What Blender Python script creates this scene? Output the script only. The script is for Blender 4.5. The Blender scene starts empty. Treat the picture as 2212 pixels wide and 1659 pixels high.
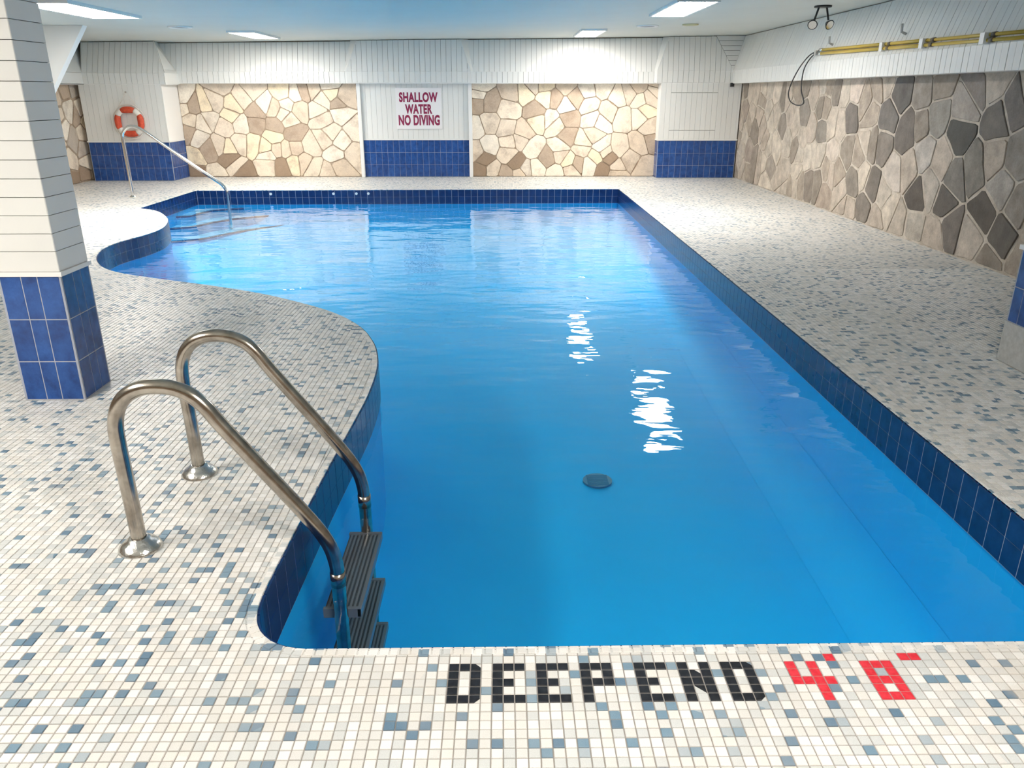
import bpy, math, random
from mathutils import Vector, Matrix
S = bpy.context.scene
COL = S.collection
RND = random.Random(7)

# ------------------------------------------------------------------ camera
FPX = 1680.0
PITCH = math.atan(626 / FPX)
YAW = math.atan(21 * math.cos(PITCH) / FPX)
cam = bpy.data.cameras.new('camera'); camo = bpy.data.objects.new('camera', cam); COL.objects.link(camo)
cam.sensor_fit = 'HORIZONTAL'; cam.sensor_width = 36.0; cam.lens = FPX / 2212 * 36.0
cam.clip_start = 0.02; cam.clip_end = 200
camo.location = (0, 0, 1.5)
camo.rotation_euler = (math.pi / 2 - PITCH, 0, -YAW)
S.camera = camo
# ------------------------------------------------------------------ world + exposure
w = bpy.data.worlds.new('world'); S.world = w; w.use_nodes = True
w.node_tree.nodes['Background'].inputs[0].default_value = (0.9, 0.95, 1, 1)
w.node_tree.nodes['Background'].inputs[1].default_value = 0.0
S.view_settings.view_transform = 'Standard'; S.view_settings.look = 'None'
S.view_settings.exposure = 0.05; S.view_settings.gamma = 1.0
S.view_settings.use_curve_mapping = False
S.cycles.use_denoising = True
S.cycles.use_adaptive_sampling = True; S.cycles.adaptive_threshold = 0.03
S.cycles.max_bounces = 8; S.cycles.diffuse_bounces = 4; S.cycles.transparent_max_bounces = 16
S.cycles.sample_clamp_indirect = 8.0
LAMP = 58.0          # radiance of the ceiling lamp diffusers
LAMP_COL = (1.0, 0.945, 0.875)

ZC0, ZCX = 2.455, 0.011           # ceiling plane z = ZC0 + ZCX * x (it sags towards the left)
def ceil(x): return ZC0 + ZCX * x
YF = 15.6; XR = 4.45; XL = -7.63; YB = -2.6
WATER_Z = -0.17; T = 0.0304

# ------------------------------------------------------------------ material helpers
def mat(name, col=(0.8, 0.8, 0.8), rough=0.5, metal=0.0, **kw):
    m = bpy.data.materials.new(name); m.use_nodes = True
    b = m.node_tree.nodes['Principled BSDF']
    b.inputs['Base Color'].default_value = (*col, 1); b.inputs['Roughness'].default_value = rough
    b.inputs['Metallic'].default_value = metal
    for k, v in kw.items(): b.inputs[k].default_value = v
    return m
class N:
    def __init__(s, m): s.m = m; s.t = m.node_tree; s.b = s.t.nodes.get('Principled BSDF')
    def n(s, typ, **kw):
        o = s.t.nodes.new(typ)
        for k, v in kw.items():
            if k == 'inp':
                for a, c in v.items():
                    if hasattr(c, 'is_output'): s.t.links.new(c, o.inputs[a])
                    else: o.inputs[a].default_value = c
            else: setattr(o, k, v)
        return o
    def l(s, a, b): s.t.links.new(a, b)
    def math(s, op, a, b=0.0, c=0.0):
        o = s.n('ShaderNodeMath', operation=op)
        for i, v in enumerate((a, b, c)):
            if hasattr(v, 'is_output'): s.l(v, o.inputs[i])
            else: o.inputs[i].default_value = v
        return o.outputs[0]
    def ramp(s, fac, stops, interp='LINEAR'):
        o = s.n('ShaderNodeValToRGB'); cr = o.color_ramp; cr.interpolation = interp
        while len(cr.elements) < len(stops): cr.elements.new(0.5)
        for e, (p, c) in zip(cr.elements, stops):
            e.position = p; e.color = (*c, 1)
        s.l(fac, o.inputs[0]); return o.outputs[0]
    def mix(s, f, a, b, blend='MIX'):
        o = s.n('ShaderNodeMix', data_type='RGBA', blend_type=blend)
        for i, v in ((0, f), (6, a), (7, b)):
            if hasattr(v, 'is_output'): s.l(v, o.inputs[i])
            else: o.inputs[i].default_value = v if i == 0 else (*v, 1)
        return o.outputs[2]
    def pos(s): return s.n('ShaderNodeNewGeometry').outputs['Position']
    def noise(s, scale, vec=None, detail=4, rough=0.55, color=False):
        o = s.n('ShaderNodeTexNoise'); o.inputs['Scale'].default_value = scale
        o.inputs['Detail'].default_value = detail; o.inputs['Roughness'].default_value = rough
        s.l(vec if vec is not None else s.pos(), o.inputs['Vector']); return o.outputs[1 if color else 0]
    def bump(s, h, strength=0.3, dist=0.01):
        o = s.n('ShaderNodeBump'); o.inputs['Strength'].default_value = strength
        o.inputs['Distance'].default_value = dist; s.l(h, o.inputs['Height']); s.l(o.outputs[0], s.b.inputs['Normal'])
        return o

def mosaic_material(name, grout):
    m = mat(name, rough=0.42); q = N(m)
    sep = q.n('ShaderNodeSeparateXYZ'); q.l(q.pos(), sep.inputs[0])
    ux = q.math('DIVIDE', q.math('ADD', sep.outputs[0], 10 * T * 100 - MX0), T)
    uy = q.math('DIVIDE', q.math('ADD', sep.outputs[1], 10 * T * 100 - MY0), T)
    fx, fy = q.math('FLOOR', ux), q.math('FLOOR', uy)
    comb = q.n('ShaderNodeCombineXYZ'); q.l(fx, comb.inputs[0]); q.l(fy, comb.inputs[1])
    wn = q.n('ShaderNodeTexWhiteNoise', noise_dimensions='2D'); q.l(comb.outputs[0], wn.inputs['Vector'])
    # blue tiles come in loose drifts: a broad noise shifts the pick
    drift = q.noise(1.1, detail=1)
    rr = q.math('ADD', wn.outputs[0], q.math('MULTIPLY', q.math('SUBTRACT', drift, 0.5), -0.16))
    c = q.ramp(rr, [(0.0, (0.13, 0.215, 0.30)), (0.045, (0.185, 0.29, 0.375)), (0.10, (0.40, 0.46, 0.50)),
                    (0.125, (0.62, 0.635, 0.625)), (0.30, (0.70, 0.69, 0.66)), (0.48, (0.76, 0.735, 0.69)),
                    (0.66, (0.80, 0.785, 0.755)), (0.84, (0.845, 0.835, 0.81))], 'CONSTANT')
    sp = q.noise(420, detail=2)
    c = q.mix(0.22, c, q.ramp(sp, [(0.35, (0.45, 0.45, 0.44)), (0.65, (0.98, 0.97, 0.95))]), 'MULTIPLY')
    wear = q.noise(2.3, detail=5)
    c = q.mix(q.math('MULTIPLY', q.math('SUBTRACT', wear, 0.45), 1.2), c, (0.60, 0.57, 0.51))
    dv = q.n('ShaderNodeVectorMath', operation='DISTANCE'); q.l(q.pos(), dv.inputs[0]); dv.inputs[1].default_value = (1.50, 1.60, 0)
    pt = q.math('SUBTRACT', q.math('ADD', q.math('MULTIPLY', dv.outputs['Value'], -4.0), 1.1), q.math('MULTIPLY', q.noise(9, detail=6), 0.9))
    pt = q.math('MINIMUM', q.math('MAXIMUM', q.math('MULTIPLY', pt, 2.0), 0.0), 0.75)
    c = q.mix(pt, c, (0.50, 0.43, 0.35))      # worn cement patch at the corner of the deck
    if grout:
        ax = q.math('ABSOLUTE', q.math('SUBTRACT', q.math('FRACT', ux), 0.5))
        ay = q.math('ABSOLUTE', q.math('SUBTRACT', q.math('FRACT', uy), 0.5))
        g = q.math('GREATER_THAN', q.math('MAXIMUM', ax, ay), 0.455)
        c = q.mix(g, c, (0.33, 0.30, 0.27))
    q.l(c, q.b.inputs['Base Color'])
    q.bump(sp, 0.15, 0.002)
    return m
MX0, MY0 = -0.156, 1.625        # grid origin: lower left corner of the first letter on the deck
M = {}
M['mosaic'] = mosaic_material('mosaic', False)
M['mosaic_far'] = mosaic_material('mosaic_with_joints', True)
M['grout'] = mat('grout', (0.42, 0.385, 0.35), 0.9)
q = N(M['grout']); q.l(q.ramp(q.noise(9), [(0.3, (0.30, 0.27, 0.24)), (0.7, (0.52, 0.48, 0.44))]), q.b.inputs['Base Color'])
def tile_plain(name, a, b):
    m = mat(name, a, 0.35); q = N(m); q.l(q.ramp(q.noise(60), [(0.35, a), (0.65, b)]), q.b.inputs['Base Color']); return m
M['black_tile'] = tile_plain('black_tile', (0.008, 0.009, 0.012), (0.02, 0.022, 0.028))
M['red_tile'] = tile_plain('red_tile', (0.62, 0.02, 0.035), (0.75, 0.05, 0.07))
def blue_tile(name, a, b, rough=0.22):
    m = mat(name, a, rough); q = N(m)
    oi = q.n('ShaderNodeObjectInfo')
    c = q.ramp(q.noise(14, detail=6, rough=0.65), [(0.3, a), (0.72, b)])
    c = q.mix(q.math('MULTIPLY', oi.outputs['Random'], 0.35), c, (a[0] * .6, a[1] * .6, a[2] * .7))
    q.l(c, q.b.inputs['Base Color']); q.bump(q.noise(30), 0.05, 0.003); return m
M['blue_tile'] = blue_tile('cobalt_glazed_tile', (0.009, 0.045, 0.19), (0.028, 0.12, 0.42))
M['pool_tile'] = blue_tile('navy_pool_tile', (0.003, 0.02, 0.095), (0.010, 0.05, 0.18))
M['tile_joint'] = mat('tile_joint', (0.36, 0.39, 0.46), 0.8)
M['plaster'] = mat('white_plaster', (0.80, 0.81, 0.80), 0.6)
q = N(M['plaster']); q.bump(q.noise(50), 0.08, 0.003)
def plank_mat(name, col):
    m = mat(name, col, 0.42); q = N(m); oi = q.n('ShaderNodeObjectInfo')
    hs = q.mix(q.math('MULTIPLY', oi.outputs['Random'], 0.5), col, tuple(c * 0.93 for c in col))
    q.l(hs, q.b.inputs['Base Color']); return m
M['plank'] = plank_mat('white_painted_plank', (0.80, 0.80, 0.77))
M['gap'] = mat('dark_gap', (0.12, 0.115, 0.10), 0.9)
M['trim'] = mat('white_trim', (0.85, 0.84, 0.82), 0.35)
M['ceiling'] = mat('ceiling_paint', (0.72, 0.83, 0.83), 0.55)
q = N(M['ceiling']); q.l(q.ramp(q.noise(1.2), [(0.3, (0.585, 0.605, 0.565)), (0.7, (0.62, 0.64, 0.60))]), q.b.inputs['Base Color'])
q.bump(q.noise(70), 0.06, 0.003)
M['steel'] = mat('brushed_steel', (0.50, 0.45, 0.40), 0.2, 1.0)
q = N(M['steel']); q.l(q.ramp(q.noise(18, detail=6), [(0.3, (0.30, 0.26, 0.22)), (0.65, (0.54, 0.49, 0.43))]), q.b.inputs['Base Color'])
M['bright_steel'] = mat('bright_steel', (0.72, 0.71, 0.69), 0.16, 1.0)
M['flange_steel'] = mat('polished_flange', (0.68, 0.67, 0.64), 0.22, 1.0)
q = N(M['flange_steel']); q.bump(q.noise(70), 0.5, 0.004)
M['tread'] = mat('ribbed_tread', (0.05, 0.05, 0.055), 0.4, 0.3)
M['tread_end'] = mat('grey_end_cap', (0.14, 0.145, 0.16), 0.3)
M['black'] = mat('black_plastic', (0.02, 0.02, 0.022), 0.45)
M['orange'] = mat('orange_ring', (0.62, 0.075, 0.03), 0.55)
q = N(M['orange']); q.l(q.ramp(q.noise(25), [(0.3, (0.50, 0.05, 0.02)), (0.7, (0.72, 0.10, 0.04))]), q.b.inputs['Base Color'])
M['rope'] = mat('white_rope', (0.78, 0.74, 0.68), 0.8)
M['yellow'] = mat('yellow_pole', (0.62, 0.43, 0.06), 0.35)
M['yellow_disc'] = mat('cream_plastic', (0.52, 0.50, 0.30), 0.5)
M['sign'] = mat('white_sign', (0.86, 0.84, 0.84), 0.4)
M['maroon'] = mat('maroon_paint', (0.28, 0.015, 0.07), 0.5)
M['concrete'] = mat('pale_plinth', (0.50, 0.50, 0.48), 0.7)
q = N(M['concrete']); q.l(q.ramp(q.noise(35), [(0.3, (0.44, 0.44, 0.42)), (0.7, (0.56, 0.56, 0.54))]), q.b.inputs['Base Color'])
M['basin'] = mat('pale_blue_basin', (0.01, 0.34, 0.68), 0.7)
q = N(M['basin']); q.l(q.ramp(q.noise(1.5), [(0.3, (0.003, 0.47, 0.89)), (0.7, (0.006, 0.50, 0.92))]), q.b.inputs['Base Color'])
M['step'] = mat('pale_step', (0.12, 0.50, 0.80), 0.7)
M['nosing'] = mat('dark_step_nosing', (0.01, 0.06, 0.15), 0.5)
m = bpy.data.materials.new('lamp_diffuser'); m.use_nodes = True; q = N(m)
q.t.nodes.remove(q.b); em = q.n('ShaderNodeEmission'); em.inputs[0].default_value = (*LAMP_COL, 1)
em.inputs[1].default_value = LAMP; q.l(em.outputs[0], q.t.nodes['Material Output'].inputs[0]); M['lamp'] = m

def stone_mat(name, stain, dark, lo, hi, mort=False):
    m = mat(name, rough=0.75); q = N(m); oi = q.n('ShaderNodeObjectInfo')
    off = q.n('ShaderNodeVectorMath', operation='ADD')
    q.l(q.pos(), off.inputs[0])
    cc = q.n('ShaderNodeCombineXYZ'); r10 = q.math('MULTIPLY', oi.outputs['Random'], 20.0)
    for i in range(3): q.l(r10, cc.inputs[i])
    q.l(cc.outputs[0], off.inputs[1])
    v = off.outputs[0]
    base = oi.outputs['Color']
    n1 = q.noise(7, v, 8, 0.62)
    c = q.mix(1.0, base, q.ramp(n1, [(0.25, (lo,) * 3), (0.75, (hi,) * 3)]), 'MULTIPLY')
    n2 = q.noise(3.2, v, 7, 0.7)
    s = q.ramp(n2, [(0.50, (0, 0, 0)), (0.68, (1, 1, 1))])
    sm = q.math('MULTIPLY', s, stain)
    c = q.mix(sm, c, dark)
    n3 = q.noise(60, v, 4, 0.7)
    c = q.mix(0.35, c, q.ramp(n3, [(0.35, (0.62, 0.58, 0.54)), (0.6, (1, 1, 1))]), 'MULTIPLY')
    q.l(c, q.b.inputs['Base Color']); q.bump(q.math('ADD', n1, q.math('MULTIPLY', n3, 0.3)), 0.5, 0.015)
    return m
M['stone'] = stone_mat('tan_flagstone', 0.5, (0.30, 0.20, 0.13), 0.9, 1.12)
M['stone_grey'] = stone_mat('grey_flagstone', 0.30, (0.13, 0.10, 0.075), 0.58, 1.18)
def mortar(name, a, b):
    m = mat(name, a, 0.9); q = N(m); q.l(q.ramp(q.noise(6, detail=7, rough=0.65), [(0.3, a), (0.7, b)]), q.b.inputs['Base Color'])
    q.bump(q.noise(40), 0.5, 0.01); return m
M['mortar_brown'] = mortar('brown_mortar', (0.26, 0.18, 0.12), (0.50, 0.40, 0.30))
M['mortar_pale'] = mortar('pale_mortar', (0.36, 0.30, 0.24), (0.66, 0.60, 0.52))

# water: a thin mirror over a clear body that absorbs red
m = bpy.data.materials.new('pool_water'); m.use_nodes = True; q = N(m); q.t.nodes.remove(q.b)
out = q.t.nodes['Material Output']
mp = q.n('ShaderNodeMapping'); q.l(q.pos(), mp.inputs[0]); mp.inputs['Scale'].default_value = (0.8, 1.6, 1.0)
wa = q.noise(1.5, mp.outputs[0], 2, 0.45)
wb = q.noise(5.0, mp.outputs[0], 2, 0.5)
h = q.math('ADD', wa, q.math('MULTIPLY', wb, 0.22))
bp = q.n('ShaderNodeBump'); bp.inputs['Strength'].default_value = 1.0; bp.inputs['Distance'].default_value = 0.017
q.l(h, bp.inputs['Height'])
lw = q.n('ShaderNodeLayerWeight'); lw.inputs[0].default_value = 0.5; q.l(bp.outputs[0], lw.inputs['Normal'])
fres = q.math('ADD', q.math('MULTIPLY', q.math('POWER', lw.outputs['Facing'], 5.0), 0.98), 0.02)
gl = q.n('ShaderNodeBsdfGlossy'); gl.inputs['Roughness'].default_value = 0.025; gl.inputs['Color'].default_value = (1, 1, 1, 1)
q.l(bp.outputs[0], gl.inputs['Normal'])
tr = q.n('ShaderNodeBsdfTransparent'); tr.inputs[0].default_value = (0.97, 0.99, 1.0, 1)
mx = q.n('ShaderNodeMixShader'); q.l(fres, mx.inputs[0]); q.l(tr.outputs[0], mx.inputs[1]); q.l(gl.outputs[0], mx.inputs[2])
q.l(mx.outputs[0], out.inputs['Surface'])
va = q.n('ShaderNodeVolumeAbsorption'); va.inputs['Color'].default_value = (0.05, 0.86, 0.975, 1); va.inputs['Density'].default_value = 0.25
q.l(va.outputs[0], out.inputs['Volume']); M['water'] = m
m = bpy.data.materials.new('pool_water_rim'); m.use_nodes = True; q = N(m); q.t.nodes.remove(q.b); out = q.t.nodes['Material Output']
tr = q.n('ShaderNodeBsdfTransparent'); q.l(tr.outputs[0], out.inputs['Surface'])
va = q.n('ShaderNodeVolumeAbsorption'); va.inputs['Color'].default_value = (0.05, 0.86, 0.975, 1); va.inputs['Density'].default_value = 0.25
q.l(va.outputs[0], out.inputs['Volume']); M['water_rim'] = m

# ------------------------------------------------------------------ object helpers
def put(name, me, m=None, parent=None, **props):
    o = bpy.data.objects.new(name, me)
    if m is not None and me is not None and not me.materials: me.materials.append(m)
    COL.objects.link(o)
    if parent is not None: o.parent = parent
    for k, v in props.items(): o[k] = v
    return o
def mesh(name, V, Fc, smooth=False):
    me = bpy.data.meshes.new(name); me.from_pydata([tuple(v) for v in V], [], Fc); me.update()
    if smooth: me.polygons.foreach_set('use_smooth', [True] * len(me.polygons))
    return me
def empty(name, loc, label, cat, group=None, rz=0.0, kind=None):
    o = put(name, None); o.location = loc; o.rotation_euler = (0, 0, rz); o['label'] = label; o['category'] = cat
    if group: o['group'] = group
    if kind: o['kind'] = kind
    return o
def label(o, lab, cat, group=None, kind=None):
    o['label'] = lab; o['category'] = cat
    if group: o['group'] = group
    if kind: o['kind'] = kind
    return o
class MB:
    def __init__(s): s.V = []; s.F = []
    def add(s, V, Fc):
        k = len(s.V); s.V += [tuple(v) for v in V]; s.F += [tuple(i + k for i in f) for f in Fc]; return s
    def box(s, a, b, bev=0.0):
        x0, y0, z0 = a; x1, y1, z1 = b
        return s.add([(x0, y0, z0), (x1, y0, z0), (x1, y1, z0), (x0, y1, z0), (x0, y0, z1), (x1, y0, z1), (x1, y1, z1), (x0, y1, z1)],
                     [(0, 3, 2, 1), (4, 5, 6, 7), (0, 1, 5, 4), (1, 2, 6, 5), (2, 3, 7, 6), (3, 0, 4, 7)])
    def cyl(s, p, r, h, n=24, axis=(0, 0, 1), r2=None):
        r2 = r if r2 is None else r2
        ax = Vector(axis).normalized(); u = ax.orthogonal().normalized(); v = ax.cross(u); p = Vector(p)
        V = []
        for k, rr in ((0, r), (h, r2)):
            for i in range(n):
                a = 2 * math.pi * i / n; V.append(p + ax * k + (u * math.cos(a) + v * math.sin(a)) * rr)
        F = [(i, (i + 1) % n, n + (i + 1) % n, n + i) for i in range(n)] + [tuple(range(n - 1, -1, -1)), tuple(range(n, 2 * n))]
        return s.add(V, F)
    def build(s, name, m, parent=None, smooth=False, **props):
        return put(name, mesh(name, s.V, s.F, smooth), m, parent, **props)
def tube(path, r, n=16, cap=True, closed=False):
    """parallel transported tube"""
    P = [Vector(p) for p in path]; V = []; F = []; L = len(P)
    nrm = None
    for i, p in enumerate(P):
        if closed: t = (P[(i + 1) % L] - P[i - 1]).normalized()
        else: t = (P[min(i + 1, L - 1)] - P[max(i - 1, 0)]).normalized()
        if nrm is None: nrm = t.orthogonal().normalized()
        nrm = (nrm - t * nrm.dot(t)).normalized(); b = t.cross(nrm)
        rr = r[i] if isinstance(r, (list, tuple)) else r
        for k in range(n):
            a = 2 * math.pi * k / n; V.append(p + (nrm * math.cos(a) + b * math.sin(a)) * rr)
    for i in range(L if closed else L - 1):
        j = (i + 1) % L
        for k in range(n): F.append((i * n + k, i * n + (k + 1) % n, j * n + (k + 1) % n, j * n + k))
    if cap and not closed: F += [tuple(range(n - 1, -1, -1)), tuple(range((L - 1) * n, L * n))]
    return V, F
def catmull(P, sub=6, closed=False):
    P = [Vector(p) for p in P]; n = len(P); out = []
    rng = range(n if closed else n - 1)
    for i in rng:
        if closed: a, b, c, d = P[i - 1], P[i], P[(i + 1) % n], P[(i + 2) % n]
        else: a, b, c, d = P[max(i - 1, 0)], P[i], P[i + 1], P[min(i + 2, n - 1)]
        for k in range(sub):
            t = k / sub
            out.append(0.5 * ((2 * b) + (c - a) * t + (2 * a - 5 * b + 4 * c - d) * t * t + (3 * b - a - 3 * c + d) * t ** 3))
    if not closed: out.append(P[-1])
    return out
def clip(poly, p, nrm):
    """keep the side where (x-p).nrm <= 0"""
    out = []; L = len(poly)
    for i in range(L):
        a, b = poly[i], poly[(i + 1) % L]
        da = (a[0] - p[0]) * nrm[0] + (a[1] - p[1]) * nrm[1]; db = (b[0] - p[0]) * nrm[0] + (b[1] - p[1]) * nrm[1]
        if da <= 0: out.append(a)
        if da * db < 0:
            t = da / (da - db); out.append((a[0] + (b[0] - a[0]) * t, a[1] + (b[1] - a[1]) * t))
    return out
def area(poly): return 0.5 * sum(poly[i][0] * poly[(i + 1) % len(poly)][1] - poly[(i + 1) % len(poly)][0] * poly[i][1] for i in range(len(poly)))
def inset(poly, d):
    if area(poly) < 0: poly = poly[::-1]
    out = poly; L = len(poly)
    for i in range(L):
        a, b = poly[i], poly[(i + 1) % L]; ex, ey = b[0] - a[0], b[1] - a[1]; l = math.hypot(ex, ey)
        if l < 1e-7: continue
        nx, ny = ey / l, -ex / l
        out = clip(out, (a[0] - nx * d, a[1] - ny * d), (nx, ny))
        if len(out) < 3: return []
    return out
def plate(poly, frame, depth, bev=0.0, tilt=0.0, rnd=None):
    """a raised plate from a 2-D polygon. frame = (origin, u, v, n)"""
    if area(poly) < 0: poly = poly[::-1]
    O, u, v, n = frame
    cx = sum(p[0] for p in poly) / len(poly); cy = sum(p[1] for p in poly) / len(poly)
    tx, ty = (rnd.uniform(-tilt, tilt), rnd.uniform(-tilt, tilt)) if rnd else (0, 0)
    def P(p, h): return O + u * p[0] + v * p[1] + n * h
    L = len(poly); V = [P(p, 0) for p in poly]
    hgt = lambda p: depth + tx * (p[0] - cx) + ty * (p[1] - cy)
    if bev > 0:
        V += [P(p, hgt(p) - bev * 0.8) for p in poly]
        inn = []
        for p in poly:
            dx, dy = cx - p[0], cy - p[1]; l = math.hypot(dx, dy) or 1; k = min(bev, l * 0.4) / l
            inn.append((p[0] + dx * k, p[1] + dy * k))
        V += [P(p, hgt(p)) for p in inn]; R = 3
    else: V += [P(p, hgt(p)) for p in poly]; R = 2
    F = []
    for r in range(R - 1):
        for i in range(L): j = (i + 1) % L; F.append((r * L + i, r * L + j, (r + 1) * L + j, (r + 1) * L + i))
    F.append(tuple(range((R - 1) * L, R * L)))
    return V, F
def fr(o, u, v, n): return (Vector(o), Vector(u), Vector(v), Vector(n))

# ------------------------------------------------------------------ pool outline (deck edge), world metres
EDGE_CURVE = [(-5.10, 11.144), (-4.892, 11.025), (-4.661, 10.773), (-4.423, 10.385), (-4.265, 10.062), (-4.135, 9.685),
    (-4.066, 9.368), (-4.062, 9.071), (-4.093, 8.823), (-4.14, 8.60), (-4.165, 8.362), (-4.13, 8.044), (-4.02, 7.7), (-3.86, 7.39),
    (-3.66, 7.12), (-3.397, 6.90), (-2.991, 6.68), (-2.483, 6.44), (-1.985, 6.16), (-1.602, 5.875), (-1.248, 5.55), (-1.0, 5.199),
    (-0.855, 4.851), (-0.78, 4.562), (-0.738, 4.261), (-0.724, 3.889), (-0.731, 3.582), (-0.745, 3.244), (-0.757, 2.931),
    (-0.764, 2.63), (-0.770, 2.389), (-0.774, 2.193), (-0.772, 2.068), (-0.757, 1.986), (-0.729, 1.927), (-0.683, 1.880),
    (-0.633, 1.855), (-0.578, 1.845)]
curve = [(p.x, p.y) for p in catmull([(x, y, 0) for x, y in EDGE_CURVE], 4)]
PX1, PY1, PY0, PXL = 1.962, 13.45, 1.852, -5.10
POOL = curve + [(PX1, PY0 + 0.003), (PX1, PY1), (PXL, 13.30)]     # counter-clockwise seen from above
def arc_resample(P, step):
    out = [P[0]]; acc = 0.0; need = step
    for i in range(len(P) - 1):
        a, b = P[i], P[i + 1]; l = math.hypot(b[0] - a[0], b[1] - a[1]); s = 0.0
        while l - s >= need - 1e-9:
            s += need; t = s / l; out.append((a[0] + (b[0] - a[0]) * t, a[1] + (b[1] - a[1]) * t)); need = step
        need -= (l - s)
    if math.hypot(out[-1][0] - P[-1][0], out[-1][1] - P[-1][1]) > step * 0.3: out.append(P[-1])
    else: out[-1] = P[-1]
    return out
def inside(x, y, P=POOL):
    c = False; j = len(P) - 1
    for i in range(len(P)):
        if (P[i][1] > y) != (P[j][1] > y) and x < (P[j][0] - P[i][0]) * (y - P[i][1]) / (P[j][1] - P[i][1]) + P[i][0]: c = not c
        j = i
    return c
def nearest(x, y):
    best = (1e9, None, None)
    L = len(POOL)
    for i in range(L):
        a, b = POOL[i], POOL[(i + 1) % L]; ex, ey = b[0] - a[0], b[1] - a[1]; ll = ex * ex + ey * ey
        t = max(0, min(1, ((x - a[0]) * ex + (y - a[1]) * ey) / ll)); px, py = a[0] + ex * t, a[1] + ey * t
        d = math.hypot(x - px, y - py)
        if d < best[0]:
            l = math.sqrt(ll); best = (d, (px, py), (ey / l, -ex / l))      # normal pointing out of the pool (ccw)
    return best
assert area(POOL) > 0

# ------------------------------------------------------------------ floor
def polygon_with_hole(name, rect, hole, z):
    cu = bpy.data.curves.new(name, 'CURVE'); cu.dimensions = '2D'; cu.fill_mode = 'BOTH'
    for pts in (rect, hole):
        sp = cu.splines.new('POLY'); sp.points.add(len(pts) - 1); sp.use_cyclic_u = True
        for i, (x, y) in enumerate(pts): sp.points[i].co = (x, y, 0, 1)
    o = bpy.data.objects.new(name, cu); COL.objects.link(o)
    dg = bpy.context.evaluated_depsgraph_get(); me = bpy.data.meshes.new_from_object(o.evaluated_get(dg))
    bpy.data.objects.remove(o); me.materials.clear()
    for v in me.vertices: v.co.z = z
    for p in me.polygons:
        if p.normal.z < 0: p.flip()
    me.update(); return me
YN = 7.0      # the deck is built tile by tile up to here; beyond it the tiles are finer than the picture shows
fme = polygon_with_hole('floor', [(XL, YB), (XR + 0.2, YB), (XR + 0.2, YF + 0.3), (XL, YF + 0.3)], POOL, -0.003)
floor = put('floor', fme, M['mosaic_far'], kind='structure')
TT = 0.0272
def tile_poly(cx, cy, s=TT): h = s / 2; return [(cx - h, cy - h), (cx + h, cy - h), (cx + h, cy + h), (cx - h, cy + h)]
# letters set in the deck
GLY = {'D': ['XX>', 'X.X', 'X.X', 'X.X', 'XX<'], 'E': ['XXX', 'X..', 'XX.', 'X..', 'XXX'], 'P': ['XXX', 'X.X', 'XXX', 'X..', 'X..'],
       'N': ['X.X', 'XXX', 'XXX', 'XXX', 'X.X'], '4': ['X..', 'X.X', 'XXX', '..X', '..X'], '8': ['XXX', 'X.X', 'XXX', 'X.X', 'XXX']}
GLY['E'] = ['XXX', 'X..', 'XX.', 'X..', 'XXX']
GLY['D'] = ['XXu', 'X.X', 'X.X', 'X.X', 'XXd']
GLY['N'] = ['XX.X', 'Xr.X', 'XXXX', 'X.rX', 'X..X']
GLY['P'] = ['XXX', 'X.X', 'XXX', 'X..', 'X..']
GLY['4'] = ['X.X.', 'X.X.', 'XXXX', '..X.', '..X.']
LET = [('D', 0, 0), ('E', 4, 0), ('E', 8, 0), ('P', 12, 0), ('E', 17, 0), ('N3', 21, 0), ('D', 25, 0), ('4r', 31, 1), ('8', 38, 1)]
GLY['N3'] = ['X.X', 'XuX', 'XXX', 'XeX', 'X.X']
GLY['4r'] = ['X.X.', 'X.X.', 'XXXX', '..X.', '..X.']
taken = {}
for g, c0, red in LET:
    for r, row in enumerate(GLY[g]):
        for c, ch in enumerate(row):
            if ch != '.': taken[(c0 + c, 4 - r)] = (ch, red)
taken[(35, 5)] = ('X', 1); taken[(42, 5)] = ('X', 1); taken[(43, 5)] = ('X', 1)
def cell_center(i, j): return (MX0 + (i + 0.5) * T, MY0 + (j + 0.5) * T)
FR0 = fr((0, 0, 0), (1, 0, 0), (0, 1, 0), (0, 0, 1))
def tile_mesh(name, poly, h=0.0, base=-0.004, bev=0.0016):
    V, F = plate(poly, fr((0, 0, base), (1, 0, 0), (0, 1, 0), (0, 0, 1)), h - base, bev); return mesh(name, V, F)
sq = tile_mesh('mosaic_tile', tile_poly(0, 0)); sq.materials.append(M['mosaic'])
sq_b = tile_mesh('letter_tile', tile_poly(0, 0)); sq_b.materials.append(M['black_tile'])
sq_r = tile_mesh('letter_tile_red', tile_poly(0, 0)); sq_r.materials.append(M['red_tile'])
hh = TT / 2
tri = {'u': [(-hh, -hh), (hh, -hh), (hh, -hh * 0.1), (-hh * 0.1, hh), (-hh, hh)], 'd': [(-hh, -hh), (-hh * 0.1, -hh), (hh, hh * 0.1), (hh, hh), (-hh, hh)],
       'r': [(-hh, hh), (-hh, -hh), (hh, -hh)], 'e': [(-hh, hh), (hh, -hh), (hh, hh)]}
trm = {k: tile_mesh('letter_tile_cut', p) for k, p in tri.items()}
for k in trm: trm[k].materials.append(M['black_tile'])
for (i, j), (ch, red) in taken.items():
    me = trm[ch] if ch in trm else (sq_r if red else sq_b)
    o = put('letter_tile', me, None, floor); cx, cy = cell_center(i, j); o.location = (cx, cy, 0)
    o['label'] = 'red mosaic tile' if red else 'black mosaic tile'
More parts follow.
